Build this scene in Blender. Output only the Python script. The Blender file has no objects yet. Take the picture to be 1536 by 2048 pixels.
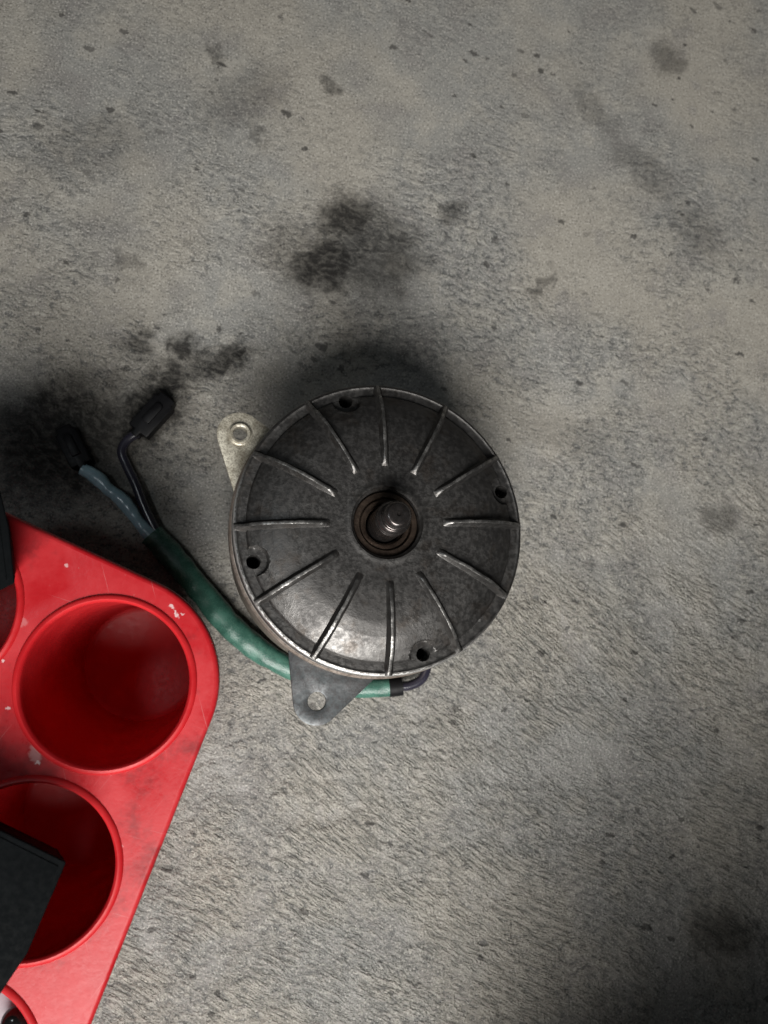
import bpy, bmesh, math, random
from mathutils import Vector, Matrix, noise as mnoise

random.seed(7)
scene = bpy.context.scene
col = scene.collection
MM = 0.001
R = math.radians

# ------------------------------------------------------------------ camera
cam_d = bpy.data.cameras.new('camera')
cam = bpy.data.objects.new('camera', cam_d)
col.objects.link(cam)
cam.matrix_world = Matrix(((0.989312, -0.015647, -0.144971, -0.0506366),
                           (0.0, 0.994226, -0.107309, -0.0317085),
                           (0.145813, 0.106162, 0.983600, 0.418),
                           (0, 0, 0, 1)))
cam_d.sensor_fit = 'VERTICAL'
cam_d.sensor_height = 36.0
cam_d.lens = 36.0 * 1538.0 / 2048.0
cam_d.clip_start = 0.01
cam_d.clip_end = 50.0
cam_d.dof.use_dof = True
cam_d.dof.focus_distance = 0.335
cam_d.dof.aperture_fstop = 10.0
scene.camera = cam

# ------------------------------------------------------------------ light
world = bpy.data.worlds.new('World')
scene.world = world
world.use_nodes = True
bg = world.node_tree.nodes['Background']
bg.inputs['Color'].default_value = (0.95, 0.98, 1.0, 1)
bg.inputs['Strength'].default_value = 0.022


def lamp(name, kind, loc, target, energy, color, **kw):
    d = bpy.data.lights.new(name, kind)
    d.energy = energy
    d.color = color
    for k, v in kw.items():
        setattr(d, k, v)
    o = bpy.data.objects.new(name, d)
    col.objects.link(o)
    o.location = loc
    o.rotation_euler = (Vector(target) - Vector(loc)).to_track_quat('-Z', 'Y').to_euler()
    return o


lamp('workshop_lamp', 'AREA', (-0.07, -0.72, 0.80), (0.12, -0.03, 0.0), 4.9, (1.0, 0.975, 0.935),
     shape='DISK', size=0.70, spread=R(80))
lamp('ceiling_lamp', 'AREA', (-0.42, 0.03, 0.88), (-0.10, 0.0, 0.0), 0.50, (0.88, 0.96, 1.0), shape='DISK', size=0.10)
scene.cycles.max_bounces = 6
scene.cycles.caustics_reflective = False
scene.cycles.caustics_refractive = False

scene.view_settings.view_transform = 'Standard'
scene.view_settings.look = 'None'
scene.view_settings.exposure = 0.0
scene.view_settings.gamma = 1.0
scene.view_settings.use_curve_mapping = False


# ------------------------------------------------------------------ helpers
def tag(o, label=None, cat=None, group=None, kind=None):
    for k, v in (('label', label), ('category', cat), ('group', group), ('kind', kind)):
        if v:
            o[k] = v
    return o


def empty(name, loc=(0, 0, 0)):
    o = bpy.data.objects.new(name, None)
    col.objects.link(o)
    o.location = loc
    o.empty_display_size = 0.02
    return o


def link_mesh(name, me, mats, parent=None, smooth=True):
    o = bpy.data.objects.new(name, me)
    col.objects.link(o)
    if not isinstance(mats, (list, tuple)):
        mats = [mats]
    for m in mats:
        me.materials.append(m)
    if smooth:
        me.polygons.foreach_set('use_smooth', [True] * len(me.polygons))
        try:
            me.set_sharp_from_angle(angle=R(38))
        except Exception:
            pass
    if parent:
        o.parent = parent
    return o


def from_bm(name, bm, mats, parent=None, smooth=True):
    bmesh.ops.recalc_face_normals(bm, faces=bm.faces)
    me = bpy.data.meshes.new(name)
    bm.to_mesh(me)
    bm.free()
    return link_mesh(name, me, mats, parent, smooth)


def lathe_bm(profile, n=96, closed=False, bm=None, centre=(0, 0, 0)):
    """profile: list of (r, z) in mm, turned about z."""
    bm = bm or bmesh.new()
    rings = []
    for r, z in profile:
        if r < 1e-6:
            rings.append([bm.verts.new((centre[0] * MM, centre[1] * MM, (z + centre[2]) * MM))])
        else:
            rings.append([bm.verts.new(((centre[0] + r * math.cos(2 * math.pi * k / n)) * MM,
                                        (centre[1] + r * math.sin(2 * math.pi * k / n)) * MM,
                                        (z + centre[2]) * MM)) for k in range(n)])
    pairs = list(zip(rings[:-1], rings[1:]))
    if closed:
        pairs.append((rings[-1], rings[0]))
    for a, b in pairs:
        for k in range(n):
            k2 = (k + 1) % n
            if len(a) == 1 and len(b) == 1:
                continue
            if len(a) == 1:
                bm.faces.new((a[0], b[k], b[k2]))
            elif len(b) == 1:
                bm.faces.new((a[k], b[0], a[k2]))
            else:
                bm.faces.new((a[k], b[k], b[k2], a[k2]))
    return bm


def catmull(pts, step=14):
    out = []
    P = [Vector(p) for p in pts]
    P = [P[0] * 2 - P[1]] + P + [P[-1] * 2 - P[-2]]
    for i in range(1, len(P) - 2):
        for s in range(step):
            t = s / step
            a, b, c, d = P[i - 1], P[i], P[i + 1], P[i + 2]
            out.append(0.5 * ((2 * b) + (c - a) * t + (2 * a - 5 * b + 4 * c - d) * t * t
                              + (3 * b - a - 3 * c + d) * t ** 3))
    out.append(P[-2].copy())
    return out


def tube_bm(pts, rad, n=18, flat=1.0, step=14, rough=0.0, freq=0.25, cap=True, seed=0.0):
    """pts in mm; rad a number or a function of 0..1; flat squashes the tube in z."""
    path = catmull(pts, step)
    bm = bmesh.new()
    rings = []
    L = len(path)
    for i, p in enumerate(path):
        d = (path[min(i + 1, L - 1)] - path[max(i - 1, 0)]).normalized()
        side = d.cross(Vector((0, 0, 1)))
        if side.length < 1e-4:
            side = Vector((1, 0, 0))
        side.normalize()
        up = side.cross(d)
        t = i / (L - 1)
        r = rad(t) if callable(rad) else rad
        fl = flat(t) if callable(flat) else flat
        ring = []
        for k in range(n):
            a = 2 * math.pi * k / n
            rr = r
            if rough:
                q = Vector((p.x * freq + math.cos(a) * 1.1, p.y * freq + math.sin(a) * 1.1, seed))
                rr = r * (1 + rough * mnoise.noise(q))
            v = p + side * (rr * math.cos(a)) + up * (rr * fl * math.sin(a))
            ring.append(bm.verts.new(v * MM))
        rings.append(ring)
    for a, b in zip(rings[:-1], rings[1:]):
        for k in range(n):
            k2 = (k + 1) % n
            bm.faces.new((a[k], a[k2], b[k2], b[k]))
    if cap:
        bm.faces.new(rings[0])
        bm.faces.new(rings[-1][::-1])
    return bm


def prism_bm(pts, z0, z1, bevel=0.0, seg=2, hole=None, taper=1.0):
    """extruded polygon (mm), optional round hole (x, y, r) bridged into the outline."""
    bm = bmesh.new()
    mx = sum(p[0] for p in pts) / len(pts)
    my = sum(p[1] for p in pts) / len(pts)
    lo = [bm.verts.new(((mx + (x - mx) * taper) * MM, (my + (y - my) * taper) * MM, z0 * MM)) for x, y in pts]
    hi = [bm.verts.new((x * MM, y * MM, z1 * MM)) for x, y in pts]
    n = len(pts)
    for k in range(n):
        bm.faces.new((lo[k], lo[(k + 1) % n], hi[(k + 1) % n], hi[k]))
    if hole is None:
        bm.faces.new(hi)
        bm.faces.new(lo[::-1])
    else:
        hx, hy, hr = hole
        m = 40
        for ring, z in ((hi, z1), (lo, z0)):
            hv = [bm.verts.new(((hx + hr * math.cos(2 * math.pi * k / m)) * MM,
                                (hy + hr * math.sin(2 * math.pi * k / m)) * MM, z * MM)) for k in range(m)]
            edges = [bm.edges.get((ring[k], ring[(k + 1) % n])) for k in range(n)]
            edges += [bm.edges.new((hv[k], hv[(k + 1) % m])) for k in range(m)]
            bmesh.ops.triangle_fill(bm, use_beauty=True, use_dissolve=False, edges=edges)
            if z == z1:
                top = hv
            else:
                for k in range(m):
                    bm.faces.new((top[k], top[(k + 1) % m], hv[(k + 1) % m], hv[k]))
    bmesh.ops.recalc_face_normals(bm, faces=bm.faces)
    if bevel:
        bm.normal_update()
        es = [e for e in bm.edges if len(e.link_faces) == 2 and e.calc_face_angle(0) > R(35)]
        bmesh.ops.bevel(bm, geom=es, offset=bevel * MM, segments=seg, affect='EDGES', profile=0.5)
    return bm


def lerp_table(tab, r):
    if r <= tab[0][0]:
        return tab[0][1]
    for (a, x), (b, y) in zip(tab[:-1], tab[1:]):
        if r <= b:
            t = (r - a) / (b - a)
            return x + (y - x) * t
    return tab[-1][1]


# ------------------------------------------------------------------ materials
class NT:
    def __init__(self, name):
        self.m = bpy.data.materials.new(name)
        self.m.use_nodes = True
        self.t = self.m.node_tree
        self.b = self.t.nodes['Principled BSDF']
        self.dim = '3D'

    def n(self, kind, **kw):
        nd = self.t.nodes.new(kind)
        for k, v in kw.items():
            setattr(nd, k, v)
        return nd

    def put(self, sock, v):
        if isinstance(v, bpy.types.NodeSocket):
            self.t.links.new(v, sock)
        elif v is not None:
            if sock.type in ('RGBA',) and len(v) == 3:
                v = (*v, 1)
            sock.default_value = v

    def coord(self):
        return self.n('ShaderNodeTexCoord').outputs['Object']

    def math(self, op, a, b=None, c=None, clamp=False):
        nd = self.n('ShaderNodeMath', operation=op, use_clamp=clamp)
        for i, v in enumerate((a, b, c)):
            if v is not None:
                self.put(nd.inputs[i], v)
        return nd.outputs[0]

    def vmath(self, op, a, b=None, scale=None):
        nd = self.n('ShaderNodeVectorMath', operation=op)
        self.put(nd.inputs[0], a)
        if b is not None:
            self.put(nd.inputs[1], b)
        if scale is not None:
            self.put(nd.inputs['Scale'], scale)
        return nd.outputs['Value'] if op in ('LENGTH', 'DISTANCE', 'DOT_PRODUCT') else nd.outputs[0]

    def noise(self, vec, scale, detail=4, rough=0.55, dist=0.0, col=False, dim=None):
        nd = self.n('ShaderNodeTexNoise', noise_dimensions=dim or self.dim)
        self.put(nd.inputs['Vector'], vec)
        nd.inputs['Scale'].default_value = scale
        nd.inputs['Detail'].default_value = detail
        nd.inputs['Roughness'].default_value = rough
        nd.inputs['Distortion'].default_value = dist
        return nd.outputs['Color'] if col else nd.outputs['Fac']

    def ramp(self, v, lo, hi, a=0.0, b=1.0, smooth=True):
        nd = self.n('ShaderNodeMapRange', interpolation_type='SMOOTHSTEP' if smooth else 'LINEAR')
        self.put(nd.inputs['Value'], v)
        for k, x in (('From Min', lo), ('From Max', hi), ('To Min', a), ('To Max', b)):
            self.put(nd.inputs[k], x)
        return nd.outputs[0]

    def mix(self, f, a, b, mode='MIX'):
        nd = self.n('ShaderNodeMix', data_type='RGBA', blend_type=mode)
        self.put(nd.inputs['Factor'], f)
        self.put(nd.inputs[6], a)
        self.put(nd.inputs[7], b)
        return nd.outputs[2]

    def mapping(self, vec, loc=(0, 0, 0), rot=(0, 0, 0), scale=(1, 1, 1)):
        if rot[2]:                                         # turn first, stretch afterwards
            vr = self.n('ShaderNodeVectorRotate', rotation_type='Z_AXIS')
            self.put(vr.inputs['Vector'], vec)
            vr.inputs['Angle'].default_value = rot[2]
            vec = vr.outputs[0]
        nd = self.n('ShaderNodeMapping')
        self.put(nd.inputs['Vector'], vec)
        nd.inputs['Location'].default_value = loc
        nd.inputs['Scale'].default_value = scale
        return nd.outputs[0]

    def bump(self, h, dist, strength=1.0, normal=None):
        nd = self.n('ShaderNodeBump')
        self.put(nd.inputs['Height'], h)
        nd.inputs['Distance'].default_value = dist
        nd.inputs['Strength'].default_value = strength
        if normal is not None:
            self.put(nd.inputs['Normal'], normal)
        return nd.outputs[0]

    def out(self, base=None, rough=None, metal=None, normal=None, spec=None, **kw):
        b = self.b
        for k, v in (('Base Color', base), ('Roughness', rough), ('Metallic', metal),
                     ('Specular IOR Level', spec), ('Normal', normal)):
            if v is not None:
                self.put(b.inputs[k], v)
        for k, v in kw.items():
            self.put(b.inputs[k], v)
        return self.m


def floor_material():
    T = NT('concrete')
    T.dim = '2D'
    P = T.vmath('SCALE', T.coord(), scale=1000.0)          # millimetres
    W = T.vmath('SUBTRACT', T.noise(P, 0.006, 1, 0.5, col=True), (0.5, 0.5, 0.5))
    W2 = T.vmath('SUBTRACT', T.noise(P, 0.09, 1, 0.5, col=True), (0.5, 0.5, 0.5))
    PB = T.vmath('ADD', P, T.vmath('SCALE', W, scale=30.0))
    PW = T.vmath('ADD', PB, T.vmath('SCALE', W2, scale=5.0))
    PB = T.vmath('ADD', PB, T.vmath('SCALE', W2, scale=2.0))
    big = T.noise(P, 0.011, 3, 0.55)
    big2 = T.noise(T.mapping(P, loc=(400, 90, 20)), 0.016, 3, 0.6)
    mid = T.noise(T.mapping(P, loc=(40, 910, 3)), 0.035, 5, 0.65)
    xyz = T.n('ShaderNodeSeparateXYZ')
    T.put(xyz.inputs[0], P)
    wob = T.math('MULTIPLY', T.math('SUBTRACT', big, 0.5), 300.0)
    # flecks of aggregate showing through, and broom ridges dragged across the nearer part
    fleck = T.noise(T.mapping(PW, rot=(0, 0, R(14)), scale=(0.20, 0.33, 1)), 1.0, 5, 0.70)
    broom = T.noise(T.mapping(PB, loc=(31, 7, 0), rot=(0, 0, R(34)), scale=(0.105, 0.36, 1)), 1.0, 4, 0.64)
    brushed = T.ramp(T.math('ADD', T.math('SUBTRACT', T.math('MULTIPLY', xyz.outputs[0], 0.35), xyz.outputs[1]), wob), 10, 130, 0.0, 1.0)
    brushed = T.math('MULTIPLY', brushed, T.ramp(mid, 0.38, 0.60, 0.30, 1.0))
    worn = T.math('MULTIPLY', T.ramp(big2, 0.36, 0.56, 0.25, 1.0), T.ramp(T.math('ADD', xyz.outputs[1], wob), 110, 260, 1.0, 0.40))
    worn = T.math('MULTIPLY', worn, T.ramp(brushed, 0.0, 1.0, 1.0, 0.75))
    c = T.mix(T.ramp(big, 0.36, 0.64), (0.268, 0.265, 0.250), (0.328, 0.308, 0.270))
    c = T.mix(T.ramp(mid, 0.50, 0.68, 0.0, 0.55), c, (0.370, 0.350, 0.308))
    c = T.mix(T.ramp(mid, 0.47, 0.32, 0.0, 0.50), c, (0.225, 0.214, 0.205))
    dk = T.math('MULTIPLY', T.ramp(fleck, 0.475, 0.36), worn)
    lt = T.math('MULTIPLY', T.ramp(fleck, 0.54, 0.66), worn)
    c = T.mix(T.math('MULTIPLY', dk, 0.80), c, (0.095, 0.098, 0.098))
    c = T.mix(T.math('MULTIPLY', lt, 0.45), c, (0.54, 0.515, 0.455))
    c = T.mix(T.math('MULTIPLY', T.ramp(broom, 0.49, 0.38), T.math('MULTIPLY', brushed, 0.46)), c, (0.10, 0.106, 0.10))
    c = T.mix(T.math('MULTIPLY', T.ramp(broom, 0.55, 0.66), T.math('MULTIPLY', brushed, 0.24)), c, (0.60, 0.54, 0.50))
    grain = T.noise(P, 0.95, 1, 0.5)
    c = T.mix(T.ramp(grain, 0.36, 0.26, 0.0, 0.75), c, (0.07, 0.066, 0.062))
    c = T.mix(T.ramp(grain, 0.63, 0.73, 0.0, 0.65), c, (0.60, 0.58, 0.53))
    # pits: small dark holes
    v = T.n('ShaderNodeTexVoronoi', feature='F1', voronoi_dimensions='2D')
    T.put(v.inputs['Vector'], T.mapping(T.vmath('ADD', PW, T.vmath('SCALE', T.vmath('SUBTRACT', T.noise(P, 0.5, 2, 0.6, col=True), (0.5, 0.5, 0.5)), scale=3.5)), rot=(0, 0, R(14)), scale=(0.7, 1.2, 1)))
    v.inputs['Scale'].default_value = 0.10
    sep = T.n('ShaderNodeSeparateColor')
    T.put(sep.inputs[0], v.outputs['Color'])
    psize = T.math('MULTIPLY', T.math('POWER', sep.outputs[0], 2.5), 0.19)
    pit = T.math('MULTIPLY', T.ramp(T.math('SUBTRACT', v.outputs['Distance'], psize), 0.05, 0.0), T.ramp(sep.outputs[1], 0.55, 0.9))
    c = T.mix(T.math('MULTIPLY', pit, 0.80), c, (0.05, 0.047, 0.044))
    # oil, grease and painted tray shadow: x, y, rx, ry (mm), rotation, strength
    stains_shade = [(-10, 182, 24, 18, 20, .95), (-21, 154, 31, 21, 15, .99), (7, 160, 34, 34, -20, .82),
              (-40, 162, 24, 20, 0, .45), (0, 136, 36, 20, 0, .36), (10, 116, 38, 26, 0, .22),
              (-99, 103, 10, 10, 20, .95), (-76, 96, 17, 11, 35, .92), (-124, 102, 11, 10, 0, .75),
              (-106, 82, 18, 14, 30, .96), (-92, 92, 15, 11, 60, .75), (-118, 66, 32, 20, 45, .92),
              (-160, 50, 56, 40, 20, .93),  # oily patch that also paints the tray's shadow darker
              (191, 302, 13, 13, 0, .55), (142, 262, 30, 10, -50, .34), (172, 228, 32, 13, -35, .40),
              (205, 190, 26, 18, -40, .36), (51, 191, 11, 8, 30, .66), (105, 150, 14, 4, 55, .55),
              (211, 14, 15, 11, 0, .50), (203, -220, 26, 16, -20, .65),
              (-70, 250, 34, 18, 40, .32), (-150, 215, 44, 20, 20, .30), (-20, 262, 7, 6, 0, .6), (-86, 275, 6, 9, 30, .5),
              (-60, 228, 7, 5, 0, .5), (-130, 150, 9, 4, -30, .4), (120, 60, 40, 14, -15, .20)]
    warp = T.vmath('SUBTRACT', T.noise(P, 0.085, 3, 0.65, col=True), (0.5, 0.5, 0.5))
    SP = T.vmath('MULTIPLY', T.vmath('ADD', P, T.vmath('SCALE', warp, scale=20.0)), (1, 1, 0))
    total = None
    for x, y, rx, ry, a, k in stains_shade:
        q = T.mapping(T.vmath('SUBTRACT', SP, (x, y, 0)), rot=(0, 0, -R(a)), scale=(1 / rx, 1 / ry, 0))
        m = T.ramp(T.vmath('LENGTH', q), 1.25, 0.35, 0.0, k)
        total = m if total is None else T.math('MAXIMUM', total, m)
    stain_shade = T.math('MULTIPLY', total, T.ramp(fleck, 0.62, 0.42, 0.84, 1.0), clamp=True)
    c = T.mix(stain_shade, c, (0.022, 0.021, 0.020))
    h = T.math('ADD', T.math('MULTIPLY', fleck, T.math('MULTIPLY', worn, 0.55)), T.math('MULTIPLY', broom, T.math('MULTIPLY', brushed, 1.25)))
    nrm = T.bump(h, 0.0040, 0.85)
    rough = T.ramp(mid, 0.3, 0.7, 0.38, 0.56)
    return T.out(base=c, rough=rough, normal=nrm, spec=T.ramp(stain_shade, 0.0, 0.8, 0.5, 0.08))


def cast_material():
    """dark weathered die-cast aluminium, bare on worn edges, painted brighter on the lit side only."""
    T = NT('weathered_cast_aluminium')
    P = T.vmath('SCALE', T.coord(), scale=1000.0)
    n1 = T.noise(P, 0.06, 4, 0.6)
    n2 = T.noise(T.mapping(P, loc=(9, 70, 2)), 0.45, 5, 0.7)
    n3 = T.noise(P, 1.6, 3, 0.6)
    c = T.mix(T.ramp(n1, 0.35, 0.68), (0.088, 0.085, 0.083), (0.142, 0.138, 0.134))
    c = T.mix(T.ramp(n2, 0.62, 0.80, 0, 0.3), c, (0.28, 0.275, 0.27))
    c = T.mix(T.ramp(n2, 0.36, 0.26, 0, 0.6), c, (0.050, 0.046, 0.042))
    c = T.mix(T.ramp(T.noise(T.mapping(P, loc=(77, 12, 4)), 0.09, 4, 0.65), 0.52, 0.68, 0, 0.55), c, (0.075, 0.062, 0.052))
    geo = T.n('ShaderNodeNewGeometry')
    pt = T.math('ADD', geo.outputs['Pointiness'], T.math('MULTIPLY', T.math('SUBTRACT', n3, 0.5), 0.10))
    wear_lit = T.ramp(pt, 0.535, 0.60)
    xyz = T.n('ShaderNodeSeparateXYZ')
    T.put(xyz.inputs[0], P)
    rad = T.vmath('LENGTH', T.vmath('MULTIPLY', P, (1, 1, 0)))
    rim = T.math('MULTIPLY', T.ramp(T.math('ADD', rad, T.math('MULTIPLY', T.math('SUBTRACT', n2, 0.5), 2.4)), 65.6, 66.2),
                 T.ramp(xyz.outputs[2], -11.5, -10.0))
    lit_side = T.ramp(T.math('ADD', T.vmath('DOT_PRODUCT', P, (-0.55, -0.83, 0)), T.math('MULTIPLY', n1, 30.0)), 10, 50, 0.0, 1.0)
    wear_lit = T.math('MULTIPLY', T.math('MAXIMUM', wear_lit, rim), lit_side)  # worn edges held to the lower-left, painting in the glint there
    c = T.mix(wear_lit, c, (0.80, 0.79, 0.77))
    rough = T.math('ADD', T.math('ADD', T.ramp(n2, 0.36, 0.62, 0.52, 0.33), T.ramp(n1, 0.35, 0.65, 0.10, 0.0)), T.math('MULTIPLY', wear_lit, -0.04))
    h = T.math('ADD', T.math('MULTIPLY', n2, 0.8), T.math('MULTIPLY', n3, 0.25))
    return T.out(base=c, rough=rough, metal=0.93, normal=T.bump(h, 0.0006, 0.32))


def simple_metal(name, a, b, rough=(0.35, 0.55), metal=0.9, scale=0.25, bump=0.0004, dirt=None, dirtamt=0.0):
    T = NT(name)
    P = T.vmath('SCALE', T.coord(), scale=1000.0)
    n1 = T.noise(P, scale, 5, 0.65)
    n2 = T.noise(T.mapping(P, loc=(3, 31, 5)), scale * 5, 4, 0.65)
    c = T.mix(T.ramp(n1, 0.35, 0.68), a, b)
    if dirt:
        c = T.mix(T.ramp(n2, 0.45, 0.62, 0, dirtamt), c, dirt)
    return T.out(base=c, rough=T.ramp(n2, 0.3, 0.7, *rough), metal=metal,
                 normal=T.bump(T.math('ADD', n1, T.math('MULTIPLY', n2, 0.4)), bump, 0.5))


def red_material():
    """glossy red plastic with dust film and a few white paint chips near the first pocket."""
    T = NT('red_plastic')
    P = T.vmath('SCALE', T.coord(), scale=1000.0)
    n1 = T.noise(P, 0.045, 4, 0.6)
    n2 = T.noise(T.mapping(P, loc=(8, 2, 71)), 0.5, 4, 0.7)
    c = T.mix(T.ramp(n1, 0.3, 0.7), (0.40, 0.008, 0.013), (0.48, 0.011, 0.018))
    film = T.math('MULTIPLY', T.ramp(n1, 0.36, 0.66, 0.15, 1.0), 0.035)
    c = T.mix(film, c, (0.5, 0.46, 0.44))
    c = T.mix(T.ramp(n2, 0.70, 0.76, 0, 0.25), c, (0.55, 0.5, 0.48))
    gr = T.noise(T.mapping(P, loc=(61, 15, 2)), 0.035, 5, 0.68)
    c = T.mix(T.ramp(gr, 0.53, 0.70, 0, 0.55), c, (0.10, 0.012, 0.014))
    for ang, of in ((18, 3), (-52, 40), (74, 90)):
        sc = T.noise(T.mapping(P, loc=(of, of, 0), rot=(0, 0, R(ang)), scale=(0.018, 1.1, 0.0)), 1.0, 2, 0.6)
        c = T.mix(T.ramp(sc, 0.70, 0.76, 0, 0.20), c, (0.62, 0.42, 0.42))
    W = T.vmath('ADD', P, T.vmath('SCALE', T.vmath('SUBTRACT', T.noise(P, 0.6, 2, 0.6, col=True), (0.5, 0.5, 0.5)), scale=3.0))
    chips = [(24.5, 30.2, 1.4, 0.8, -50, .6), (26.2, 27.2, 1.8, .6, -65, .6), (28.4, 27.3, .9, .5, 0, .5), (-25, -26, 2.6, 4.2, 10, .2),
             (-24.3, -29.6, 1.4, .6, 10, .6), (-39, 9.3, .8, .8, 0, .6), (-36.2, -8.7, .9, .6, 0, .5), (-17, 46.7, .9, .9, 0, .45),
             (8, -62, .8, .8, 0, .4), (-44, 30, 4, 2.4, 20, .12), (-33, 24, 3, 2, 0, .14)]
    tot = None
    for x, y, rx, ry, a, k in chips:
        q = T.mapping(T.vmath('SUBTRACT', T.vmath('MULTIPLY', W, (1, 1, 0)), (x, y, 0)), rot=(0, 0, -R(a)), scale=(1 / rx, 1 / ry, 0))
        m = T.ramp(T.vmath('LENGTH', q), 1.15, 0.6, 0.0, k)
        tot = m if tot is None else T.math('MAXIMUM', tot, m)
    xyz = T.n('ShaderNodeSeparateXYZ')
    T.put(xyz.inputs[0], P)
    c = T.mix(tot, c, (0.72, 0.66, 0.66))
    rr = T.math('ADD', T.ramp(n2, 0.3, 0.7, 0.26, 0.36), T.ramp(n1, 0.4, 0.7, 0, 0.09))
    return T.out(base=c, rough=rr, spec=0.28, normal=T.bump(T.math('ADD', n2, T.math('MULTIPLY', n1, 3.0)), 0.00015, 0.4))


def plastic(name, base, rough=0.4, var=0.15, dust=0.0, spec=0.5, dustcol=(0.5, 0.46, 0.42), bump=0.0001, scale=0.05):
    T = NT(name)
    P = T.vmath('SCALE', T.coord(), scale=1000.0)
    n1 = T.noise(P, scale, 4, 0.6)
    n2 = T.noise(T.mapping(P, loc=(8, 2, 71)), scale * 9, 5, 0.7)
    lo = tuple(x * (1 - var) for x in base)
    hi = tuple(min(1, x * (1 + var)) for x in base)
    c = T.mix(T.ramp(n1, 0.3, 0.7), lo, hi)
    rr = T.math('ADD', T.ramp(n2, 0.3, 0.7, rough * 0.85, rough * 1.2), T.ramp(n1, 0.4, 0.7, 0, 0.08))
    if dust:
        film = T.math('MULTIPLY', T.ramp(n1, 0.32, 0.66, 0.25, 1.0), dust)
        c = T.mix(film, c, dustcol)
        spk = T.ramp(n2, 0.70, 0.76, 0, min(1.0, dust * 4))
        c = T.mix(spk, c, dustcol)
    return T.out(base=c, rough=rr, spec=spec, normal=T.bump(n2, bump, 0.4))


M = dict(
    floor=floor_material(),
    cast=cast_material(),
    bare=simple_metal('rubbed_bare_aluminium', (0.15, 0.148, 0.145), (0.46, 0.45, 0.435), (0.30, 0.48), 0.9, 0.22,
                      dirt=(0.09, 0.085, 0.08), dirtamt=0.8),
    steel=simple_metal('grimy_steel', (0.20, 0.165, 0.14), (0.33, 0.285, 0.25), (0.45, 0.65), 0.7, 0.12,
                       dirt=(0.08, 0.06, 0.05), dirtamt=0.5),
    zinc=simple_metal('yellowed_zinc_plate', (0.36, 0.33, 0.26), (0.78, 0.74, 0.62), (0.34, 0.52), 0.45, 0.25,
                      dirt=(0.15, 0.12, 0.09), dirtamt=0.6),
    ear=simple_metal('blue_grey_steel_plate', (0.10, 0.11, 0.115), (0.19, 0.195, 0.20), (0.42, 0.58), 0.8, 0.12,
                     dirt=(0.06, 0.05, 0.05), dirtamt=0.5),
    bearing=simple_metal('oily_brown_bearing', (0.055, 0.040, 0.031), (0.105, 0.076, 0.058), (0.34, 0.50), 0.75, 0.25,
                         dirt=(0.03, 0.02, 0.015), dirtamt=0.5),
    shaft=simple_metal('worn_shaft_steel', (0.085, 0.078, 0.076), (0.16, 0.150, 0.148), (0.20, 0.30), 0.9, 0.3, 0.00008,
                       dirt=(0.10, 0.07, 0.06), dirtamt=0.4),
    red=red_material(),
    red_cup=plastic('red_plastic_cup', (0.48, 0.011, 0.016), 0.36, 0.10, 0.02, 0.22),
    black=plastic('matt_black_plastic', (0.0032, 0.0040, 0.0046), 0.74, 0.2, 0.004, 0.05, dustcol=(0.16, 0.17, 0.17)),
    rubber=plastic('black_rubber', (0.006, 0.006, 0.007), 0.45, 0.2, 0.0, 0.22),
    gloss=plastic('glossy_black', (0.006, 0.006, 0.006), 0.12, 0.1),
    green=plastic('green_sleeve', (0.040, 0.145, 0.108), 0.24, 0.25, 0.03, 0.75, bump=0.0006, scale=0.14),
    blue=plastic('pale_blue_wire', (0.36, 0.55, 0.62), 0.24, 0.2, 0.02, 0.8),
    violet=plastic('dark_violet_wire', (0.028, 0.026, 0.042), 0.22, 0.2, 0.0, 0.9),
    pale=plastic('pale_lilac_plastic', (0.34, 0.30, 0.33), 0.5, 0.08, 0.0),
)

# ------------------------------------------------------------------ floor
bm = bmesh.new()
bmesh.ops.create_grid(bm, x_segments=2, y_segments=2, size=2.0)
floor = from_bm('floor', bm, M['floor'], smooth=False)
tag(floor, kind='structure')

# ------------------------------------------------------------------ motor
TILT, AZ = R(6.0), R(45.0)
motor = empty('electric_motor', (0, 0, 0.085))
axis = Vector((-math.sin(AZ), math.cos(AZ), 0))
motor.rotation_mode = 'QUATERNION'
motor.rotation_quaternion = Matrix.Rotation(TILT, 4, axis).to_quaternion()
tag(motor, 'round dark grey cast metal motor with twelve radial ribs and a bare shaft', 'motor')

DOME = [(15.0, -1.4), (15.8, -0.6), (16.3, 0.25), (17.4, 0.25), (18.2, 0.0), (30, 0.0), (38, -0.4), (44, -1.1),
        (50, -2.6), (55, -4.7), (59.0, -7.0), (60.5, -8.0), (61.0, -9.3), (64.5, -9.4), (65.2, -9.1), (66.2, -9.5), (66.5, -9.9)]
HOLES = [R(a) for a in (106.4, 17.0, -73.1, -163.5)]
HOLE_R = 60.0


def smooth01(t):
    t = max(0.0, min(1.0, t))
    return t * t * (3 - 2 * t)


def dome_z(r, a):
    z = lerp_table(DOME, r)
    if r > 48:
        for h in HOLES:
            d = math.hypot(r * math.cos(a) - HOLE_R * math.cos(h), r * math.sin(a) - HOLE_R * math.sin(h))
            if d < 8.5:
                ring = smooth01((d - 6.0) / 0.7)                 # flat seat cut into the dome
                lip = (0.12 if z > -8.8 else 0.0) * math.exp(-((d - 6.4) / 0.5) ** 2)  # burr left round the seat
                z = min(z, -9.0) * (1 - ring) + (z + (lip if r < 65 else 0)) * ring
    if 18 < r < 61:
        z += 0.10 * mnoise.noise(Vector((r * math.cos(a) * 0.16, r * math.sin(a) * 0.16, 3.3)))
    if r > 64:
        z += 0.16 * mnoise.noise(Vector((math.cos(a) * 22, math.sin(a) * 22, 1.7)))
    return z


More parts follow.
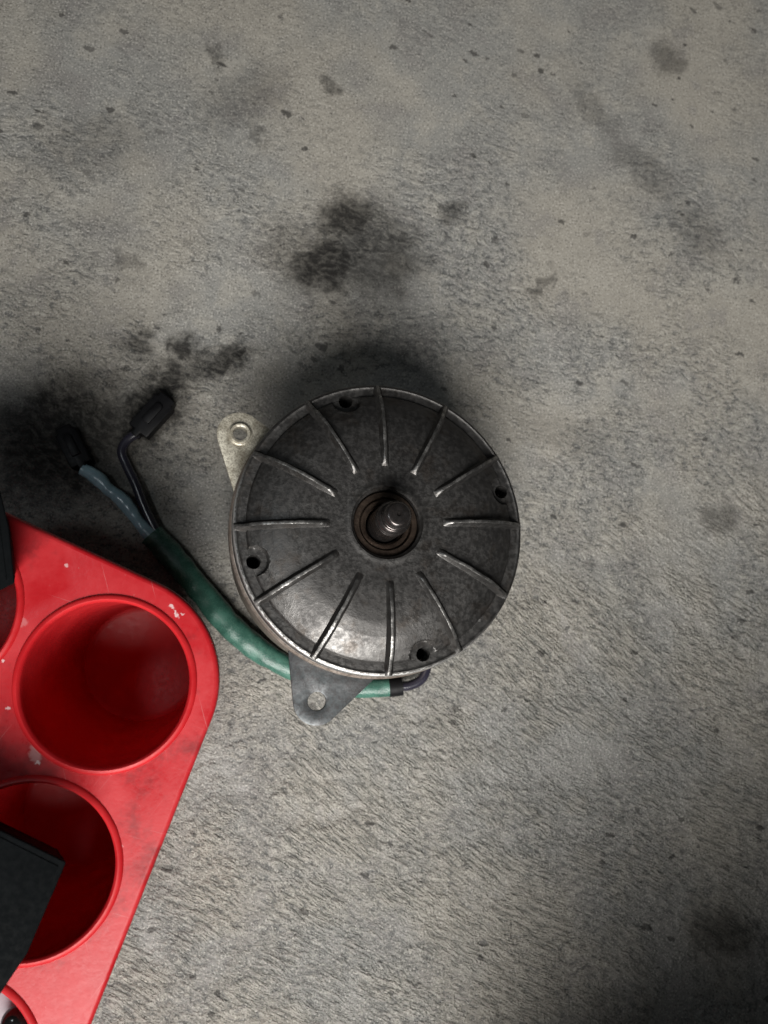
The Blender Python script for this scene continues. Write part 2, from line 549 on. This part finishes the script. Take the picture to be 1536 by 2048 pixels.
def cap_mesh():
    NA = 600
    rs = [15.0, 15.4, 15.8, 16.3, 16.8, 17.4, 18.2] + [18.2 + k * 1.4 for k in range(1, 22)]
    rs += [48.2 + k * 0.4 for k in range(0, 32)]
    rs += [60.9, 61.1, 61.4, 62, 62.6, 63.2, 63.8, 64.4, 64.8, 65.2, 65.7, 66.2, 66.5]
    rs = sorted(set(r for r in rs if r <= 66.5))
    bm = bmesh.new()
    rings = []
    for r in rs:
        rings.append([bm.verts.new((r * math.cos(2 * math.pi * k / NA) * MM, r * math.sin(2 * math.pi * k / NA) * MM,
                                    dome_z(r, 2 * math.pi * k / NA) * MM)) for k in range(NA)])
    for r, z in ((66.7, -10.4), (66.8, -14), (66.9, -20), (15.0, -20), (15.0, -10)):
        rings.append([bm.verts.new((r * math.cos(2 * math.pi * k / NA) * MM, r * math.sin(2 * math.pi * k / NA) * MM,
                                    z * MM)) for k in range(NA)])
    rings.append(rings[0])
    for a, b in zip(rings[:-1], rings[1:]):
        for k in range(NA):
            k2 = (k + 1) % NA
            bm.faces.new((a[k], b[k], b[k2], a[k2]))
    bmesh.ops.recalc_face_normals(bm, faces=bm.faces)
    me = bpy.data.meshes.new('end_cap')
    bm.to_mesh(me)
    bm.free()
    o = bpy.data.objects.new('cap_tmp', me)
    col.objects.link(o)
    cb = None
    for h in HOLES:
        cb = lathe_bm([(0, -30), (3.05, -30), (3.05, -9.35), (3.45, -8.6), (3.45, 2), (0, 2)], 40, bm=cb,
                      centre=(HOLE_R * math.cos(h), HOLE_R * math.sin(h), 0))
    bmesh.ops.recalc_face_normals(cb, faces=cb.faces)
    cm = bpy.data.meshes.new('cut')
    cb.to_mesh(cm)
    cb.free()
    co = bpy.data.objects.new('cut_tmp', cm)
    col.objects.link(co)
    md = o.modifiers.new('b', 'BOOLEAN')
    md.operation = 'DIFFERENCE'
    md.solver = 'EXACT'
    md.object = co
    dg = bpy.context.evaluated_depsgraph_get()
    dg.update()
    res = bpy.data.meshes.new_from_object(o.evaluated_get(dg))
    bpy.data.objects.remove(o)
    bpy.data.objects.remove(co)
    return res


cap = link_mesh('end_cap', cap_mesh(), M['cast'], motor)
cap.data.name = 'end_cap'

RIB = [(25.0, -0.3), (26.8, 0.8), (29, 1.7), (34, 2.3), (42, 2.3), (49, 1.4), (54, -0.2), (58, -2.6), (62, -5.6),
       (65, -8.1), (66.3, -9.0)]


def rib_mesh(seed):
    bm = bmesh.new()
    secs = []
    N = 46
    for i in range(N + 1):
        r = 25.0 + (66.3 - 25.0) * i / N
        zt = lerp_table(RIB, r) + 0.14 * mnoise.noise(Vector((r * 0.45, seed * 3.1, 0)))
        zd = min(lerp_table(DOME, r), zt)
        zb = zd - 0.5
        wob = 0.16 * mnoise.noise(Vector((r * 0.22, seed * 5.7, 9)))
        wt = 0.66 + 0.13 * mnoise.noise(Vector((r * 0.5, seed * 2.3, 4))) + (0.15 if r < 30 else 0)
        hgt = zt - zd
        secs.append([bm.verts.new((r * MM, (wob + y) * MM, z * MM)) for y, z in
                     ((-2.5, zb), (-1.55, zd + 0.18 * hgt), (-wt - 0.42, zd + 0.62 * hgt), (-wt, zt - 0.14), (0, zt + 0.04),
                      (wt, zt - 0.14), (wt + 0.42, zd + 0.62 * hgt), (1.55, zd + 0.18 * hgt), (2.5, zb))])
    for a, b in zip(secs[:-1], secs[1:]):
        for k in range(8):
            f = bm.faces.new((a[k], b[k], b[k + 1], a[k + 1]))
            f.material_index = 1 if 3 <= k <= 4 and a[4].co.x > 28.5 * MM else 0
    bm.faces.new(secs[0])
    bm.faces.new(secs[-1][::-1])
    bmesh.ops.recalc_face_normals(bm, faces=bm.faces)
    me = bpy.data.meshes.new('rib')
    bm.to_mesh(me)
    bm.free()
    return me


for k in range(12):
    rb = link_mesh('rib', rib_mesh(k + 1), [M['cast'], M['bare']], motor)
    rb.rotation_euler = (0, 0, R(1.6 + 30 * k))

# housing below the cap
from_bm('housing', lathe_bm([(0, -46), (62.5, -46), (62.5, -20.05), (67.2, -20.05), (68.0, -20.8), (68.1, -24), (68.0, -34),
                             (67.2, -36), (66.6, -70), (64.5, -77.4), (62, -78.3), (0, -78.3)], 160), M['steel'], motor)

# bearing and shaft in the bore
bearing = from_bm('bearing', lathe_bm([(14.6, -19), (14.6, -4.0), (14.2, -3.6), (12.1, -3.6), (11.8, -4.0), (11.8, -6.2),
                                       (11.2, -6.2), (11.2, -4.9), (10.9, -4.6), (9.6, -4.9), (9.3, -5.2), (9.2, -7.4),
                                       (8.4, -7.4), (8.4, -19)], 96, closed=True), M['bearing'], motor)
shaft = from_bm('shaft', lathe_bm([(0, -19), (7.6, -19), (7.6, 9.6), (7.3, 9.9), (7.3, 10.6), (7.6, 10.9), (7.6, 12.0), (7.4, 12.6),
                                   (6.3, 13.9), (6.0, 14.1), (5.9, 16.0), (5.6, 16.2), (5.6, 16.8), (5.9, 17.0), (5.9, 19.4),
                                   (5.7, 20.0), (4.7, 21.1), (4.4, 21.3), (3.0, 21.35), (0.9, 21.35), (0.6, 20.8), (0, 20.7)], 72),
                M['shaft'], motor)


def hull(points):
    pts = sorted(set(points))

    def half(seq):
        out = []
        for p in seq:
            while len(out) > 1 and ((out[-1][0] - out[-2][0]) * (p[1] - out[-2][1])
                                    - (out[-1][1] - out[-2][1]) * (p[0] - out[-2][0])) <= 0:
                out.pop()
            out.append(p)
        return out[:-1]
    return half(pts) + half(pts[::-1])


def ear(centre, r_end, a0, a1, hole_r, mat, label, z=-26.0, th=2.6):
    cx, cy = centre
    pts = [(cx + r_end * math.cos(2 * math.pi * k / 44), cy + r_end * math.sin(2 * math.pi * k / 44)) for k in range(44)]
    pts += [(65 * math.cos(R(a0 + (a1 - a0) * k / 8)), 65 * math.sin(R(a0 + (a1 - a0) * k / 8))) for k in range(9)]
    pts += [(58 * math.cos(R((a0 + a1) / 2)), 58 * math.sin(R((a0 + a1) / 2)))]
    o = from_bm('mounting_ear', prism_bm(hull(pts), z - th, z, 0.35, 2, hole=(cx, cy, hole_r)), mat, motor)
    o['label'] = label
    return o


earL = ear((-63.7, 44.5), 10.6, 136, 170, 3.9, M['zinc'], 'pale zinc plated ear with a raised bushing')
b = from_bm('bushing', lathe_bm([(3.3, -3.2), (5.6, -3.2), (5.6, 0.5), (5.0, 0.9), (4.8, 1.6), (4.5, 2.0), (3.7, 2.0), (3.3, 1.7)], 48, closed=True),
            M['zinc'], earL)
b.location = (-63.7 * MM, 44.5 * MM, -26 * MM)
earB = ear((-27.5, -77.3), 10.6, -129, -88, 4.1, M['ear'], 'plain dark grey ear with one round hole')

# wiring of the motor: lives in world space, parented to the motor afterwards
wires = []


def wire(name, bm, mat, parent=None):
    o = from_bm(name, bm, mat)
    wires.append((o, parent))
    return o


sleeve = wire('green_sleeve', tube_bm([(13.5, -80.2, 7.5), (5, -80.4, 7.2), (-6, -80.6, 6.8), (-24, -76.5, 6.2), (-44, -67.5, 6.2),
                                       (-58, -58.5, 6.0), (-70, -48.5, 5.8), (-81, -36, 5.8), (-93, -21.5, 5.8),
                                       (-104, -9, 5.8), (-112, -0.5, 6.0)],
                                      lambda t: 5.0 + 1.5 * smooth01((t - 0.25) / 0.3) + 0.12 * math.sin(t * 23),
                                      26, 0.82, 16, 0.11, 0.16, seed=2.0), M['green'])
wire('tape_band', tube_bm([(19.5, -79.6, 7.6), (16.5, -80, 7.5), (12.5, -80.3, 7.4)], 5.2, 22, 0.9, 6), M['rubber'])
wire('lead_wire', tube_bm([(17, -80, 7.5), (24, -79.5, 7.5), (30.5, -76, 7.5), (33, -69, 7), (30, -60, 5.5), (20, -45, 4.0)], 2.6, 14),
     M['violet'])
wire('blue_wire', tube_bm([(-109, -3.5, 6.5), (-114.5, 1.2, 7), (-121, 9.5, 7.5), (-127.5, 17.5, 7.5), (-134, 22.5, 7.5),
                           (-140, 28.5, 7), (-147.5, 33, 6.6)], lambda t: 3.5 + 0.35 * math.sin(t * 17), 18, 1.0, 12, 0.12, 0.3), M['blue'])
wire('black_wire', tube_bm([(-108, -1.0, 6.5), (-112, 5.5, 6.5), (-117, 16, 6.2), (-121, 26, 6), (-126, 36, 5.5),
                            (-128.5, 43, 5.5), (-126, 49, 5.5), (-121, 53, 5.5)], 2.5, 16), M['violet'])


def connector(name, loc, ang, L=22.0, Wd=11.0, Hh=9.0):
    pts = [(-L / 2, -Wd / 2), (L / 2 - 3, -Wd / 2), (L / 2 - 3, -Wd / 2 + 1.5), (L / 2, -Wd / 2 + 1.5), (L / 2, Wd / 2 - 1.5),
           (L / 2 - 3, Wd / 2 - 1.5), (L / 2 - 3, Wd / 2), (-L / 2, Wd / 2), (-L / 2, 2), (-L / 2 - 3, 1.8), (-L / 2 - 3, -1.8),
           (-L / 2, -2)]
    o = from_bm(name, prism_bm(pts, 0.3, Hh, 0.7, 2), M['rubber'])
    o.location = (loc[0] * MM, loc[1] * MM, 0)
    o.rotation_euler = (0, 0, R(ang))
    clip = from_bm('latch_tab', prism_bm([(-6, -2.2), (5, -2.2), (6.5, -1), (6.5, 1), (5, 2.2), (-6, 2.2)], 0, 1.6, 0.4, 2), M['rubber'], o)
    clip.location = (0, 0, Hh * MM)
    wires.append((o, None))
    return o


connector('connector', (-153, 45, 0), 118)
connector('connector', (-113, 63, 0), 51, 24, 12, 9)
bpy.context.view_layer.update()
inv = motor.matrix_world.inverted()
for o, p in wires:
    mw = o.matrix_world.copy()
    o.parent = motor
    o.matrix_parent_inverse = inv
    o.matrix_basis = mw

# ------------------------------------------------------------------ red tray
P1 = Vector((-114.2, -66.5))
dcol = Vector((-0.352, -0.936))
drow = Vector((-0.906, 0.423))
SP = 74.0
TOP = 96.0
POCKET_R = 32.0
tray = empty('cup_tray', (P1.x * MM, P1.y * MM, 0))
tag(tray, 'glossy red plastic tray with deep round pockets beside the motor', 'tray')
pockets = [dcol * (SP * i) + drow * (SP * j) for j in range(2) for i in range(3)]


def rounded_outline():
    pts = []
    for c in (Vector((0, 0)), drow * SP, drow * SP + dcol * SP * 2, dcol * SP * 2):
        pts += [(round(c.x + 41.8 * math.cos(2 * math.pi * k / 110), 4), round(c.y + 41.8 * math.sin(2 * math.pi * k / 110), 4))
                for k in range(110)]
    return hull(pts)


def deck_mesh():
    cu = bpy.data.curves.new('deck', 'CURVE')
    cu.dimensions = '2D'
    cu.fill_mode = 'BOTH'
    cu.extrude = 1.7 * MM
    cu.bevel_depth = 2.0 * MM
    cu.bevel_resolution = 4

    def spl(pts):
        s = cu.splines.new('POLY')
        s.points.add(len(pts) - 1)
        for p, (x, y) in zip(s.points, pts):
            p.co = (x * MM, y * MM, 0, 1)
        s.use_cyclic_u = True
    spl(rounded_outline())
    for c in pockets:
        spl([(c.x + (POCKET_R + 3.0) * math.cos(-2 * math.pi * k / 96), c.y + (POCKET_R + 3.0) * math.sin(-2 * math.pi * k / 96))
             for k in range(96)])
    o = bpy.data.objects.new('deck_tmp', cu)
    col.objects.link(o)
    dg = bpy.context.evaluated_depsgraph_get()
    dg.update()
    me = bpy.data.meshes.new_from_object(o.evaluated_get(dg))
    bpy.data.objects.remove(o)
    return me


deck = link_mesh('deck', deck_mesh(), M['red'], tray)
deck.location = (0, 0, (TOP - 3.7) * MM)
cup_me = None
for c in pockets:
    if cup_me is None:
        bm = lathe_bm([(POCKET_R + 3.4, TOP - 5), (POCKET_R + 3.4, TOP - 0.6), (POCKET_R + 3.0, TOP + 0.5), (POCKET_R + 2.2, TOP + 1.2),
                       (POCKET_R + 1.2, TOP + 1.35), (POCKET_R + 0.4, TOP + 0.8), (POCKET_R, TOP - 0.4), (POCKET_R - 0.15, TOP - 3),
                       (POCKET_R - 1.4, 40), (POCKET_R - 2.2, 9), (POCKET_R - 3.4, 5), (POCKET_R - 6, 3.4), (0, 3.2), (0, 0.4),
                       (POCKET_R - 4, 0.4), (POCKET_R - 0.6, 4), (POCKET_R + 1.6, TOP - 8), (POCKET_R + 1.9, TOP - 5)], 128, closed=False)
        o = from_bm('cup', bm, M['red_cup'], tray)
        cup_me = o.data
    else:
        o = bpy.data.objects.new('cup', cup_me)
        col.objects.link(o)
        o.parent = tray
    o.location = (c.x * MM, c.y * MM, 0)


def world_of(i):
    return P1 + pockets[i]


# ------------------------------------------------------------------ things in the tray
def local(pts, o):
    return [(x - o.x, y - o.y) for x, y in pts]


def inset(pts, k):
    mx = sum(p[0] for p in pts) / len(pts)
    my = sum(p[1] for p in pts) / len(pts)
    out = []
    for x, y in pts:
        d = math.hypot(x - mx, y - my)
        out.append((mx + (x - mx) * (d - k) / d, my + (y - my) * (d - k) / d))
    return out


def block(top, at, label, taper):
    o = empty('plastic_block', (at.x * MM, at.y * MM, (TOP + 1.38) * MM))
    tag(o, label, 'block', 'black blocks lying on the red tray')
    t = local(top, at)
    from_bm('base', prism_bm(t, 0, 30.4, 0.7, 3, taper=taper), M['black'], o)
    from_bm('lid_panel', prism_bm(inset(t, 3.0), 30.42, 30.72, 0.12, 2), M['black'], o)
    return o


p2 = world_of(1)
block([(-118.7, -123.4), (-130.3, -153.0), (-139.5, -167.2), (-186, -150), (-172.4, -95.2)], p2 + drow * 12,
      'matt black block with square corners lying over the middle red pocket', 0.66)
p4 = world_of(3)
block([(-140.3, -27.6), (-143.2, -7.6), (-147, 6), (-196, -2), (-190, -54)], p4,
      'black block mostly cut off by the left edge, beside the upper pocket', 0.60)

# pale bottle with a shiny black knob in the bottom pocket
p3 = world_of(2)
bottle = empty('bottle', (p3.x * MM, p3.y * MM, 3.4 * MM))
tag(bottle, 'pale lilac bottle with a shiny black knob in the lowest red pocket', 'bottle')
from_bm('body', lathe_bm([(0, 0.1), (25, 0.1), (27, 2), (27.5, 66), (26.5, 70), (23, 72.5), (12, 74), (0, 74.5)], 72), M['pale'], bottle)
kn = from_bm('knob', lathe_bm([(0, 0), (2.6, 0), (2.8, 1.5), (4.4, 3), (5.4, 5.5), (5.4, 7.5), (4.4, 9.6), (2.5, 10.8), (0, 11.2)], 48), M['gloss'], bottle)
kn.location = (20.5 * MM, 8.5 * MM, 72 * MM)

# ------------------------------------------------------------------ unseen box added to shade the lower right corner
blocker = empty('shade_blocker', (0.245, -0.52, 0))
tag(blocker, 'unseen dark box added to shade the lower right corner', 'blocker')
from_bm('blocker_body', prism_bm([(-215, -190), (215, -190), (215, 190), (-215, 190)], 6, 365, 4, 3), M['black'], blocker)
for k in range(3):
    d = from_bm('blocker_front', prism_bm([(-205, 190.2), (205, 190.2), (205, 196), (-205, 196)], 14 + 84 * k, 92 + 84 * k, 1.5, 2), M['black'], blocker)
    from_bm('blocker_bar', prism_bm([(-80, 196.2), (80, 196.2), (76, 205), (-76, 205)], 46 + 84 * k, 56 + 84 * k, 1.5, 2), M['gloss'], d)
